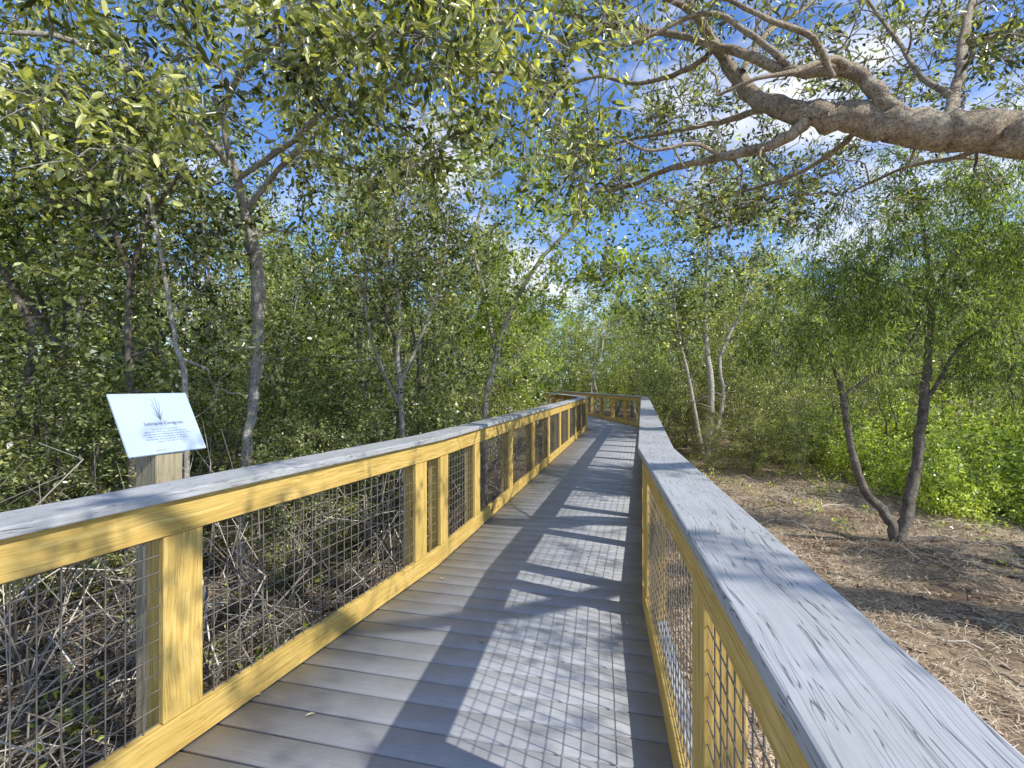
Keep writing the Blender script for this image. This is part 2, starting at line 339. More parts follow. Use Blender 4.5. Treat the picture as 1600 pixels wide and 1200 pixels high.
def railing(poly,s,posts,label,name='railing'):
    root=empty(name,(poly[0][0],poly[0][1],0),label,'railing')
    n=len(poly)-1; dirs=[math.atan2(*(poly[i+1]-poly[i])[::-1]) for i in range(n)]
    def yr(o0,o1): return sorted((-s*o0,-s*o1))
    for i in range(n):
        a,b=poly[i],poly[i+1]; d=(b-a)/np.linalg.norm(b-a)
        ta=math.tan((dirs[i]-dirs[i-1])/2) if i>0 else 0; tb_=math.tan((dirs[i+1]-dirs[i])/2) if i<n-1 else 0
        ps=[(yy-a[1])/d[1] for yy in posts[i]]; Ln=np.linalg.norm(b-a)
        cuts=[0]; 
        for p in ps:
            if p-cuts[-1]>3.3 and Ln-p>1.9: cuts.append(p)
        cuts.append(Ln)
        for k in range(len(cuts)-1):
            g0=.0015 if k>0 else 0.0008; g1=.0015 if k<len(cuts)-2 else 0.0008
            A=a+d*(cuts[k]+g0); B=a+d*(cuts[k+1]-g1); u=ta if k==0 else 0; v=tb_ if k==len(cuts)-2 else 0
            y=yr(0,.235); board('cap_board',A,B,y[0],y[1],1.034,1.072,M_CAP,root,u,v,.006)
            y=yr(.03,.068); board('top_rail',A,B,y[0],y[1],.893,1.032,M_PINE,root,u,v)
            board('bottom_rail',A,B,y[0],y[1],.004,.142,M_PINE,root,u,v)
        for p in ps:
            w=.085; c=a+d*p
            bm=bmesh.new()
            for (x0,x1,o0,o1,z0,z1) in ((-w,w,.036,.0675,.144,.891),(-w*.8,w*.8,.0705,.16,-.44,1.031)):
                y=yr(o0,o1); vs=[bm.verts.new((x,yy,z)) for z in (z0,z1) for (x,yy) in ((x0,y[0]),(x1,y[0]),(x1,y[1]),(x0,y[1]))]
                fs=[bm.faces.new([vs[q] for q in f]) for f in ((3,2,1,0),(4,5,6,7),(0,1,5,4),(1,2,6,5),(2,3,7,6),(3,0,4,7))]
                es={e for f in fs for e in f.edges}; bmesh.ops.bevel(bm,geom=list(es),offset=.004,segments=1,affect='EDGES')
            R=Matrix.Rotation(math.radians(90),4,'Y')
            bm.transform(R); me=bpy.data.meshes.new('post'); bm.to_mesh(me); bm.free()
            o=link('post',me,M_PINE,root); pl=root.location
            o.matrix_local=Matrix.Translation((c[0]-pl[0],c[1]-pl[1],0))@Matrix.Rotation(dirs[i],4,'Z')@R.inverted()
        bays=[(ps[k]+.083,ps[k+1]-.083) for k in range(len(ps)-1)]
        if ps: 
            bays.append((ps[-1]+.083,Ln-.02)); bays.append((0.02,ps[0]-.083))
        for (x0,x1) in bays:
            if x1-x0<.12: continue
            tb=TB(); yv=-s*.0535; r=.003 if s<0 else .0025
            nv=max(1,int(round((x1-x0)/.068))); nh=11
            for k in range(1,nv): 
                x=x0+(x1-x0)*k/nv; tb.tube([(x,yv,.12),(x,yv,.91)],[r,r],4)
            for k in range(nh+1):
                z=.15+(.885-.15)*k/nh; tb.tube([(x0-.03,yv+r*1.6,z),(x1+.03,yv+r*1.6,z)],[r,r],4)
            o=link('wire_mesh',tb.mesh('wire_mesh'),M_WIRE,root); pl=root.location
            o.location=(a[0]-pl[0],a[1]-pl[1],0); o.rotation_euler=(0,0,dirs[i])
    return root
rl=lambda a,b,st: list(np.arange(a,b,st))
railing(LP,-1,[[-.25,2.05,3.86],[4.26,5.15,6.55,8.0]+rl(9.4,16.5,1.4)+[16.65],[17.0]+rl(18.6,30,1.8)],'yellow timber railing left of the walk, with the tilted plant sign standing behind it')
railing(RP,1,[[-.35,1.5,3.25],[3.62]+rl(4.6,16.8,1.03)+[16.9],[17.4]+rl(18.9,30,1.6)],'timber railing right of the walk, wide grey cap running up close to the viewer')
# ------------------------------------------------------------ sign
sb=(-1.83,2.56,float(gz(-1.83,2.56)))
sg=empty('information_sign',sb,'pale blue tilted plant information panel on a short timber post behind the left railing','sign')
ex=Vector((.34,.94,0)).normalized(); ey=(Vector((-.94,.34,0)).normalized()*.16+Vector((0,0,.30))).normalized(); ez=ex.cross(ey)
R=Matrix((ex,ey,ez)).transposed().to_4x4()
ctr=Vector((-1.805,2.552,1.30))
def sbox(name,x0,x1,y0,y1,z0,z1,mat,bev=.003,par=sg,rot=None):
    bm=bmesh.new(); vs=[bm.verts.new((x,y,z)) for z in (z0,z1) for (x,y) in ((x0,y0),(x1,y0),(x1,y1),(x0,y1))]
    for f in ((3,2,1,0),(4,5,6,7),(0,1,5,4),(1,2,6,5),(2,3,7,6),(3,0,4,7)): bm.faces.new([vs[q] for q in f])
    if bev: bmesh.ops.bevel(bm,geom=list(bm.edges),offset=bev,segments=2,affect='EDGES')
    me=bpy.data.meshes.new(name); bm.to_mesh(me); bm.free(); return link(name,me,mat,par)
ML=Matrix.Translation(ctr-Vector(sb))@R
pan=sbox('panel',-.2,.2,-.17,.17,0,.006,M_SIGN); pan.matrix_local=ML
o=sbox('backing_board',-.185,.185,-.155,.155,-.016,-.001,M_GREY); o.matrix_local=ML
o=sbox('post',-(1.225-sb[2]-.05),0,-.07,.07,-.07,.07,M_OLDWOOD)
o.matrix_local=Matrix.Translation((0.03,-.01,0))@Matrix.Rotation(math.radians(72),4,'Z')@Matrix.Rotation(math.radians(90),4,'Y')
def text(name,s,size,x,y,par):
    cu=bpy.data.curves.new(name,'FONT'); cu.body=s; cu.size=size; cu.align_x='CENTER'
    t=bpy.data.objects.new(name,cu); C.objects.link(t)
    dg=bpy.context.evaluated_depsgraph_get(); me=bpy.data.meshes.new_from_object(t.evaluated_get(dg)); bpy.data.objects.remove(t)
    me.materials.clear(); o=link(name,me,M_INK,par); o.location=(x,y,.0085); return o
text('title_text','Saltmarsh Cordgrass',.024,0.02,-.012,pan)
tb=TB()
for k in range(6):
    a=math.radians(90+(-26,-13,-4,6,14,28)[k]); l=(.08,.125,.15,.14,.11,.07)[k]
    p=[(.01+math.cos(a)*l*t*.8, .012+math.sin(a)*l*t+(-.015*t*t),.0074) for t in (0,.35,.7,1)]
    tb.tube(p,[.0008,.0014,.001,.0004],4)
link('grass_drawing',tb.mesh('grass_drawing'),M_INK,pan)
tb=TB()
for k,(w) in enumerate((.07,.11,.12,.10,.115,.06)):
    y=-.036-k*.0135; x=-w+.02
    while x<w+.02-.01:
        ww=random.uniform(.008,.024); tb.tube([(x,y,.0068),(min(x+ww,w+.02),y,.0068)],[.0010,.0010],4); x+=ww+.006
link('body_text',tb.mesh('body_text'),M_INK,pan)
# ------------------------------------------------------------ feature trees
def ell(n,c,r,hollow=.3):
    d=unit((n,)); u=(hollow+(1-hollow)*rng.random(n)**.5)[:,None]; return np.asarray(c)+d*u*np.asarray(r)
def boxpx(n,px0,px1,py0,py1,Y0,Y1):
    a=rng.uniform(px0,px1,n);b=rng.uniform(py0,py1,n);y=rng.uniform(Y0,Y1,n)
    return np.stack([(a-800)/F*y,y,1.5-(b-600)/F*y],1)
def gp(px,Y):
    x=(px-800)/F*Y; return np.array([x,Y,float(gz(x,Y))])
b=gp(378,4.9)
tr=[([b,P(385,720,4.9),P(396,620,4.95),P(404,520,4.9),P(402,420,4.8),P(382,330,4.7),P(360,240,4.5),P(335,150,4.3)],[.05,.046,.044,.055,.055,.046,.032,.024],9,.14),
    ([P(382,330,4.7),P(450,250,4.5),P(540,170,4.3),P(640,130,4.1),P(760,110,3.9),P(860,130,3.8)],[.028,.025,.023,.021,.018,.012],8,.08),
    ([P(370,280,4.6),P(480,200,4.2),P(560,90,3.8),P(680,30,3.6),P(820,40,3.5)],[.026,.024,.022,.02,.014],8,.08),
    ([P(360,260,4.5),P(300,190,4.2),P(200,110,3.9),P(100,60,3.6),P(0,50,3.4)],[.030,.027,.024,.02,.012],8,.08),
    ([P(345,190,4.4),P(380,110,4.0),P(470,40,3.7),P(520,-30,3.5)],[.026,.023,.02,.014],8,.08)]
tg=np.concatenate([boxpx(88,120,920,-100,140,2.7,4.5),boxpx(54,430,960,60,300,3.2,5.0),boxpx(34,-150,420,-100,260,2.7,4.4),boxpx(10,420,620,180,380,4.8,6)])
make_tree('buttonwood_tree','tree with rough pale trunk left of the walk, its crown hanging over the top left','tree',b,tr,tg,M_BARK_PALE,M_LEAF_OLIVE,crad=.34,per=76,L=.085,W=.033,six=True,twigtubes=True,droop=.15,kr=.012,minr=.0045,bare=boxpx(90,100,950,-20,330,3.2,5.0))
def slim(px_list,Y,rad,targets,label,bark,leaf,per=76,L=.08,W=.035,extra=None,name='mangrove_tree',crad=.36,bare=None):
    b=gp(px_list[0][0],Y); pts=[b]+[P(p[0],p[1],Y+ (p[2] if len(p)>2 else 0)) for p in px_list]
    tx=800+F*targets[:,0]/targets[:,1]; ty=600-F*(targets[:,2]-1.5)/targets[:,1]
    targets=targets[~((tx>350)&(tx<435)&(ty>320)&(ty<520)&(targets[:,1]<5.2))]
    r=list(np.linspace(rad,rad*.45,len(pts))); tr=[(pts,r,8,.08)]+(extra or [])
    return make_tree(name,label,'tree',b,tr,targets,bark,leaf,crad=crad,per=per,L=L,W=W,twigtubes=True,bare=bare,minr=.004)
slim([(290,620),(275,540),(258,430),(240,340),(215,250)],4.0,.024,np.concatenate([boxpx(38,90,360,150,440,4.0,5.2),boxpx(14,180,440,440,660,4.4,5.4)]),'slim tree with a thin pale bare stem behind the information sign',M_BARK_PALE,M_LEAF_MANG,bare=boxpx(24,150,400,420,700,4.2,5.2))
slim([(205,640),(200,520),(205,430),(235,340),(290,260)],4.2,.032,np.concatenate([boxpx(34,20,300,120,400,4.0,5.2),boxpx(14,60,230,440,640,4.3,5.2)]),'dark-stemmed forked tree left of the information sign',M_BARK_GREY,M_LEAF_MANG,extra=[([P(205,430,4.2),P(150,290,4.1),P(110,190,4.),P(90,100,3.9)],[.03,.025,.02,.015],7,.05)],bare=boxpx(20,60,260,300,600,4.0,5.0))
slim([(130,640),(95,550),(20,440),(-60,330)],4.6,.045,np.concatenate([boxpx(42,-250,150,100,480,3.6,4.8),boxpx(16,-150,120,480,700,3.9,4.8)]),'leaning dark-stemmed tree at the far left edge of the view',M_BARK_GREY,M_LEAF_OLIVE)
slim([(628,650),(622,560),(625,480),(608,390),(640,280),(660,180)],6.0,.034,np.concatenate([boxpx(60,460,780,170,440,5.6,7.6),boxpx(20,460,720,430,620,6.4,7.8)]),'tall straight-stemmed tree halfway along the left side of the walk',M_BARK_PALE,M_LEAF_MANG,
     extra=[([P(625,600,6.),P(660,520,6.1),P(690,430,6.1),P(700,330,6.1)],[.024,.02,.016,.012],7,.05),([P(628,640,6.),P(590,560,6.2),P(570,470,6.3),P(580,380,6.3)],[.024,.02,.016,.012],7,.05)],per=80,bare=boxpx(50,480,740,380,650,6.0,7.2))
slim([(758,640),(775,560),(800,480),(850,400),(900,350),(940,300)],8.2,.055,np.concatenate([boxpx(95,720,1000,200,480,7.2,9.4),boxpx(18,700,860,470,600,8,9)]),'bright green tree leaning over the left railing toward the sky gap',M_BARK_PALE,M_LEAF_BRIGHT,per=94,L=.10,W=.044,crad=.42,
     extra=[([P(775,560,8.2),P(760,470,8.3),P(740,380,8.2),P(760,300,8)],[.035,.03,.025,.015],7,.05)],bare=boxpx(34,700,880,400,640,8,9))
# oak
ob=np.array([6.3,3.0,float(gz(6.3,3.0))])
limb=[np.array([6.1,3.05,2.4]),P(1760,235,3.6),P(1600,212,3.5),P(1500,203,3.55),P(1420,196,3.6),P(1340,183,3.7),P(1270,180,3.8),P(1200,165,3.95),P(1150,115,4.1),P(1105,50,4.2),P(1060,-30,4.3)]
tr=[([ob,ob+[.05,0,1.0],ob+[-.1,.05,2.0],ob+[-.15,0,3.0],ob+[.1,-.3,4.2],ob+[.2,-.6,5.5]],[.36,.3,.27,.25,.2,.14],12,.05),
    (limb,[.20,.168,.144,.134,.122,.108,.092,.074,.056,.042,.03],16,.045),
    ([P(1420,190,3.6),P(1380,160,3.6),P(1335,112,3.65),P(1240,112,3.8),P(1160,84,3.9),P(1080,60,4.1),P(960,40,4.4),P(860,15,4.7)],[.062,.058,.05,.042,.035,.029,.022,.012],9,.09),
    ([P(1260,190,3.8),P(1210,225,3.9),P(1130,245,4.1),P(1050,262,4.4),P(985,290,4.8),P(930,300,5.2)],[.05,.042,.034,.026,.019,.012],8,.09),
    ([P(1335,112,3.65),P(1300,92,3.6),P(1240,112,3.5),P(1180,124,3.5),P(1120,150,3.6)],[.030,.026,.02,.014,.01],7,.08),
    ([P(1480,195,3.55),P(1500,110,3.9),P(1510,30,4.2),P(1540,-60,4.5)],[.046,.038,.032,.024],8,.06),
    ([P(1490,150,3.7),P(1440,120,4.0),P(1400,60,4.4),P(1340,-20,4.8)],[.026,.022,.018,.012],7,.08),
    ([P(1120,70,4.1),P(1080,105,4.3),P(1000,130,4.6),P(930,120,4.8),P(850,150,5)],[.028,.024,.02,.015,.009],7,.08),
    ([P(1200,165,3.95),P(1150,185,4.2),P(1080,200,4.6),P(1000,215,5),P(920,235,5.4)],[.03,.026,.021,.016,.009],7,.08),
    ([P(1130,90,4.1),P(1080,20,3.9),P(1000,-20,3.8)],[.034,.027,.018],7,.08),
    ([P(1350,190,3.7),P(1310,230,4.0),P(1250,270,4.5),P(1160,300,5.0),P(1060,330,5.6)],[.026,.022,.018,.013,.008],7,.08),
    ([P(1160,110,4.0),P(1200,50,4.1),P(1260,10,4.3),P(1300,-40,4.4)],[.028,.024,.018,.012],7,.08),
    ([P(1240,112,3.8),P(1180,60,3.8),P(1100,20,3.8),P(980,70,3.9),P(900,60,4.)],[.028,.024,.02,.015,.01],7,.08),
    ([P(1130,245,4.1),P(1080,225,4.),P(1010,235,4.),P(950,200,4.1)],[.018,.015,.012,.008],7,.08),
    ([P(1300,120,3.6),P(1270,60,3.5),P(1200,30,3.4),P(1120,-10,3.4)],[.026,.022,.018,.012],7,.08),
    ([P(1560,215,3.5),P(1500,245,3.8),P(1420,260,4.2),P(1330,300,4.8)],[.024,.02,.015,.009],7,.08),
    ([ob+[0,-.2,4.],[5.0,.8,4.6],[4.0,0,5.2],[3.0,-.8,5.6]],[.1,.08,.06,.04],8,.06),
    ([ob+[0,.2,3.6],[6.2,4.5,4.8],[5.5,6.,5.6]],[.12,.1,.06],8,.06)]
tg=np.concatenate([boxpx(80,880,1650,-150,70,3.6,5.8),boxpx(74,860,1330,60,350,4.6,6.8),boxpx(32,1250,1650,20,170,4.8,6.6),boxpx(20,1200,1550,220,340,5.5,7),
    ell(7,(4.2,.3,5.1),(2.0,1.9,1.0)),ell(13,(4.4,.0,4.3),(1.1,1.3,.4)),ell(12,(2.3,.3,4.3),(1.3,1.4,.6)),ell(6,(6.4,2.6,5.8),(2.2,2.2,1.1)),ell(9,(7.0,1.2,4.6),(1.8,1.6,.9))])  # off-view crown clumps added to dapple the deck and left railing
make_tree('oak_tree','broad oak with thick scaly grey limb reaching in over the walk at upper right','tree',ob,tr,tg,M_BARK_OAK,M_LEAF_OAK,crad=.36,per=70,L=.072,W=.028,six=True,twigtubes=True,kr=.013,minr=.005,bare=np.concatenate([boxpx(190,880,1600,-20,340,3.5,5.4)]))
# sapling with several grey stems behind the right railing
b=np.array([4.95,12.7,float(gz(4.95,12.7))])
tr=[([b,P(1112,620,12.7),P(1102,520,12.7),P(1105,420,12.7),P(1110,330,12.7)],[.10,.08,.065,.05,.03],8,.06),
    ([b+[.1,0,.1],P(1130,620,12.8),P(1125,560,12.9),P(1160,480,13),P(1180,400,13)],[.06,.05,.045,.035,.02],7,.06),
    ([b+[-.1,0,.2],P(1080,610,12.6),P(1060,520,12.5),P(1050,440,12.4)],[.05,.045,.035,.02],7,.06)]
tg=np.concatenate([ell(135,P(1130,370,12.7),(2.2,1.6,2.4)),ell(34,P(1045,490,12.7),(1.1,1.2,1.3))])
make_tree('mangrove_tree','multi-stemmed grey tree with an airy crown just beyond the right railing','tree',b,tr,tg,M_BARK_PALE,M_LEAF_MANG,crad=.5,per=76,L=.12,W=.054,bare=ell(40,P(1110,570,12.7),(1.0,.9,1.4)),minr=.008)
# juniper
jb=np.array([4.75,6.15,float(gz(4.75,6.15))])
tr=[([jb,P(1415,800,6.15),P(1430,740,6.2),P(1440,660,6.2),P(1450,560,6.3),P(1455,450,6.3),P(1440,340,6.3),P(1430,280,6.3)],[.082,.07,.06,.054,.046,.036,.022,.012],9,.08),
    ([jb+[-.03,0,.05],P(1385,805,6.15),P(1350,765,6.1),P(1330,700,6.1),P(1318,630,6.1),P(1300,550,6.1),P(1290,470,6.1)],[.062,.056,.05,.042,.035,.025,.012],9,.08),
    ([P(1440,640,6.2),P(1470,590,6.2),P(1500,540,6.1),P(1560,500,6.0)],[.028,.022,.018,.01],7,.06),
    ([P(1318,620,6.1),P(1370,580,6.0),P(1420,540,5.9),P(1445,470,5.9)],[.025,.022,.018,.01],7,.06),
    ([P(1445,520,6.3),P(1480,420,6.2),P(1540,350,6.1)],[.03,.025,.015],7,.06)]
tg=np.concatenate([ell(76,P(1460,350,6.2),(1.3,1.1,1.25),.1),ell(50,P(1330,440,6.1),(1.0,.9,.95),.1),ell(58,P(1580,390,6.0),(.9,.9,1.5),.1),ell(20,P(1400,510,6.1),(1.3,.8,.5),.1),ell(12,P(1235,520,6.0),(.5,.5,.45),.1),ell(16,P(1560,560,6.0),(.5,.6,.5),.1)])
make_tree('juniper_tree','drooping feathery juniper with twin twisted trunks on the bare brown ground at right','tree',jb,tr,tg,M_BARK_GREY,M_LEAF_JUN,crad=.36,per=210,L=.07,W=.015,droop=.8,twigtubes=True,twigs=9,bare=ell(30,P(1400,560,6.1),(1.1,.7,.8)))
# ------------------------------------------------------------ wood: prototypes and copies
def proto(h,r,seed,leaf,bark,nt,per,L,W,low,label,group,name='mangrove_tree',stems=3):
    global rng
    rng=np.random.default_rng(seed)
    trs=[]
    for k in range(stems):
        a=rng.uniform(0,6.28); lean=rng.uniform(.2,.9)*r*.6; 
        top=np.array([math.cos(a)*lean,math.sin(a)*lean,h*rng.uniform(.65,.85)])
        pts=[np.array([math.cos(a)*.1*k,math.sin(a)*.1*k,0])]
        for s in (.2,.4,.6,.8,1.): pts.append(top*np.array([s**1.3,s**1.3,s])+rng.normal(size=3)*np.array([.1,.1,.02])*r*.6)
        R0=.06/(1+.5*k)*h/6; trs.append((pts,list(np.linspace(R0,R0*.3,len(pts))),7,.07))
    tz=low+(h-low)*rng.random(nt); a=rng.uniform(0,6.28,nt); w=np.sin(np.clip((tz-low*.3)/(h-low*.3),0,1)*math.pi)**.5
    rr=r*w*rng.random(nt)**.5; tg=np.stack([np.cos(a)*rr,np.sin(a)*rr,tz],1)
    m=50; a=rng.uniform(0,6.28,m); rr=r*rng.uniform(.2,.9,m); bare=np.stack([np.cos(a)*rr,np.sin(a)*rr,rng.uniform(.4,h*.85,m)],1)
    return make_tree(name,label,'tree',(0,0,0),trs,tg,bark,leaf,crad=.42,per=per,L=L,W=W,group=group,bare=bare,minr=.006)
gl='trees of the wood left of the boardwalk'; gr='trees of the wood right of the boardwalk'
lab_l='leafy grey-stemmed mangrove in the thick wood left of the boardwalk'; lab_r='leafy grey-stemmed tree in the wood right of the boardwalk'
pr=[proto(6.6,1.6,11,M_LEAF_MANG,M_BARK_GREY,130,86,.094,.042,.9,lab_l,gl),
    proto(7.4,1.7,12,M_LEAF_OLIVE,M_BARK_PALE,130,86,.094,.041,1.6,lab_l,gl,stems=2),
    proto(5.6,1.5,13,M_LEAF_MANG,M_BARK_PALE,120,86,.09,.040,.7,lab_l,gl,stems=4),
    proto(6.8,1.9,14,M_LEAF_BRIGHT,M_BARK_GREY,125,82,.10,.045,1.4,lab_l,gl)]
rng=np.random.default_rng(99)
placed=[]
def xl(y): return np.interp(y,[p[1] for p in LP],[p[0] for p in LP])
def xr(y): return np.interp(y,[p[1] for p in RP],[p[0] for p in RP])
used=[False]*4
def put(k,x,y,sc,label,group):
    z=float(gz(x,y))-.02; loc=(x,y,z); rz=random.uniform(0,6.28); s=(sc,sc,sc*random.uniform(.92,1.08))
    if not used[k]:
        o=pr[k]; used[k]=True; o.location=loc; o.rotation_euler=(0,0,rz); o.scale=s; o['label']=label; o['group']=group
    else: copy_tree(pr[k],loc,rz,s,label,group)
    placed.append((x,y))
def ok(x,y,d): return all((x-a)**2+(y-b_)**2>d*d for a,b_ in placed)
cl=0
for t in range(3000):
    y=3.6+28*random.random()**1.3; d=1.4+random.random()*11; x=xl(min(y,30))-d
    if x<-1.08*y-2.0 : continue
    if y<6.6 and (d<2.2 or abs(800+F*x/y-390)<250): continue
    if not ok(x,y,1.8 if y<12 else 2.3): continue
    k=random.choice([0,0,1,2,2,3]); put(k,x,y,random.uniform(.8,1.04)*(.85 if d<2.5 else 1),lab_l,gl); cl+=1
    if cl>=47: break
for (x,y,k,s) in [(5.3,15.2,0,.8),(6.6,14.3,2,.85),(7.9,15.3,1,.85),(9.4,14.2,0,.8),(6.0,17.5,3,.8)]:
    put(k,x,y,s,lab_r,gr)
for (x,y,k,s) in [(9.6,2.4,1,.8),(11.2,5.4,1,.75)]:
    put(k,x,y,s,'unseen tree added beyond the oak to shade the clearing','added shade trees beyond the oak')  # out-of-view trees added for the larger shadows they throw on the clearing
cr_=0
for t in range(3000):
    y=7+28*random.random(); d=1.4+random.random()*18; x=xr(min(y,30))+d
    if x>1.08*y+2: continue
    if y<13.5 and x<8.5+0*(y): continue
    if (x-4.95)**2+(y-12.7)**2<3: continue
    if not ok(x,y,2.3): continue
    k=random.choice([0,1,2,3,3]); s=random.uniform(.85,1.12)
    if y<14: s*=.8
    put(k,x,y,s,lab_r,gr); cr_+=1
    if cr_>=42: break
for (x,y,k,s) in [(3.8,33.5,3,.9),(1.5,34,3,.95),(5.5,35,0,.95),(-.5,36,2,.9),(3,39,0,1.1),(6.5,31,3,.9),(5.9,25,3,.75),(6.0,21,2,.8)]:
    put(k,x,y,s,'leafy tree just beyond the bend of the boardwalk','trees beyond the bend of the boardwalk')
def saplings(spots,label,group):
    for (x,y,k,s) in spots:
        z=float(gz(x,y))-.25*s; copy_tree(pr[k],(x,y,z),random.uniform(0,6.28),(s*1.25,s*1.25,s),label,group)['category']='sapling'
sp=[]
for t in range(400):
    y=random.uniform(3.4,13); d=random.uniform(1.0,5.5); x=float(xl(y))-d
    px=800+F*x/y
    if px<-60 or (y<4.6 and px>150): continue
    if y<5.5 and d<1.6: continue
    if all((x-a)**2+(y-b_)**2>.9 for a,b_,_,_ in sp): sp.append((x,y,random.choice([0,2]),random.uniform(.26,.38)))
    if len(sp)>=28: break
saplings(sp,'low leafy sapling in the shade under the trees left of the boardwalk','saplings left of the boardwalk')
sp=[(5.6,11.4,0,.36),(6.6,11.8,2,.38),(7.3,11.2,0,.36),(5.3,14.2,2,.42),(6.2,13.,0,.42),(4.9,16.5,0,.4),(6.0,15.5,2,.4),(5.4,18.5,0,.42),(7.6,13.2,2,.42),(8.8,11.6,0,.38),(4.35,13.6,0,.34),(6.9,12.6,0,.42),(4.7,11.6,2,.24),(6.1,10.6,2,.26),(5.2,10.8,0,.22)]
saplings(sp,'low leafy sapling closing the back of the brown clearing','saplings at the back of the clearing')
# right-hand shrubs
def shrubproto(seed,label,group):
    global rng
    rng=np.random.default_rng(seed); trs=[]
    for k in range(6):
        a=k*1.05+rng.random(); pts=[np.array([0,0,0.]),np.array([math.cos(a)*.2,math.sin(a)*.2,.4]),np.array([math.cos(a)*.45,math.sin(a)*.45,.9])]
        trs.append((pts,[.018,.014,.008],5,0))
    d=unit((90,)); d[:,2]=np.abs(d[:,2]); tg=d*np.array([.85,.85,1.1])*(.4+.6*rng.random((90,1)))+[0,0,.15]
    return make_tree('leafy_shrub',label,'shrub',(0,0,0),trs,tg,M_BARK_GREY,M_LEAF_LIME,crad=.24,per=56,L=.075,W=.034,group=group,crown='foliage')
gs='bright shrubs at the right edge of the clearing'; ls='bright yellow-green shrub at the back of the brown clearing on the right'
sp=shrubproto(21,ls,gs)
first=True
for (x,y,s) in [(6.5,7.3,.75),(7.0,8.3,.95),(8.0,7.2,1.1),(7.3,6.5,.7),(8.3,9.0,1.3),(7.2,10.0,1.0),(9.4,8.2,1.3),(9.2,10.3,1.3),(7.6,12.0,1.1),(10.6,10.5,1.4),(9.6,12.6,1.4),(8.9,6.9,1.3)]:
    loc=(x,y,float(gz(x,y))-.02)
    if first: sp.location=loc; sp.scale=(s,s,s); first=False
    else: copy_tree(sp,loc,random.uniform(0,6),(s,s,s*random.uniform(.85,1.25)))
# ------------------------------------------------------------ stuff
rng=np.random.default_rng(5)
n=2400; a=rng.uniform(-1.25,1.25,n); r=rng.uniform(38,60,n)
ce=np.stack([np.sin(a)*r,np.cos(a)*r,.2+rng.random(n)**1.1*8.0],1)
V,Q,t=leafcloud(ce,1.2,40,.36,.18,spread=.3)
tag(link('distant_wood',quadmesh('distant_wood',V,Q,t),M_LEAF_FAR),'far green wood closing the view behind all the trees','woodland',kind='stuff')
def strips(n,xf,yf,l0,l1,w,zmax):
    x=xf(n);y=yf(n)
    k=(x>xr(y)+.28)|(x<xl(y)-.28); x=x[k];y=y[k]; n=len(x)
    pk=np.sin(x*2.3+1.3*np.sin(y*1.7))*np.sin(y*2.1+x)+rng.normal(size=n)*.5>-.45; x=x[pk];y=y[pk];n=len(x)
    a=rng.uniform(0,6.28,n); l=rng.uniform(l0,l1,n); z0=gz(x,y)+rng.uniform(.002,zmax,n); dz=rng.normal(size=n)*.12
    d=np.stack([np.cos(a),np.sin(a),dz],1); s=np.stack([-np.sin(a),np.cos(a),np.zeros(n)],1); c=np.stack([x,y,z0],1)
    cv=rng.normal(size=n)[:,None]*.12*l[:,None]
    p=[c-d*l[:,None]/2,c+s*cv,c+d*l[:,None]/2]; 
    for q in p: q[:,2]=np.maximum(q[:,2],gz(q[:,0],q[:,1])+.002)
    ww=(w*rng.uniform(.6,1.3,n))[:,None]*s
    V=np.stack([p[0]-ww*.4,p[0]+ww*.4,p[1]+ww,p[1]-ww,p[2]+ww*.4,p[2]-ww*.4],1).reshape(-1,3)
    b=np.arange(n)[:,None]*6; Q=np.stack([b+np.array([0,1,2,3]),b+np.array([3,2,4,5])],1).reshape(-1,4)
    return V,Q,np.repeat(rng.random(n),2)
V,Q,t=strips(190000,lambda n:rng.uniform(.8,10,n),lambda n:rng.uniform(-.5,13,n),.04,.17,.0023,.05)
tag(link('straw_litter',quadmesh('straw_litter',V,Q,t),M_STRAW),'pale brown straw litter covering the clearing right of the boardwalk','litter',kind='stuff')
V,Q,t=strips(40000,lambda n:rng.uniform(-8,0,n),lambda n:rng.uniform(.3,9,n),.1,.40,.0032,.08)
tag(link('straw_litter',quadmesh('straw_litter',V,Q,t),M_STRAW_SHADED),'straw litter coloured darker for the shade under the wood left of the boardwalk','litter',kind='stuff')
n=9000; x=rng.uniform(1,9,n); y=rng.uniform(.5,12,n); k=x>xr(y)+.35; x=x[k];y=y[k]
V,Q,t=leafcloud(np.stack([x,y,gz(x,y)+.02],1),.02,2,.05,.022,up=2.,spread=.03)
V[:,2]=np.maximum(V[:,2],gz(V[:,0],V[:,1])+.003)
tag(link('dead_leaves',quadmesh('dead_leaves',V,Q,t),M_CHIP),'dead leaves and bark chips strewn over the brown clearing','litter',kind='stuff')
n=900; x=rng.uniform(2.5,9.5,n); y=rng.uniform(4.5,14,n); k=(x>xr(y)+.8)&((x-5.)/4.5+(y-7)/9>rng.random(n)*1.3-.25); x=x[k];y=y[k]
x2=rng.uniform(-8,-1,260); y2=rng.uniform(2.5,9,260); k=x2<xl(y2)-.6; x=np.concatenate([x,x2[k]]); y=np.concatenate([y,y2[k]])
V,Q,t=leafcloud(np.stack([x,y,gz(x,y)+.07],1),.13,22,.06,.026)
tag(link('ground_cover',quadmesh('ground_cover',V,Q,t),M_LEAF_BRIGHT),'small green seedlings scattered over the brown woodland floor','ground cover',kind='stuff')
tb=TB()
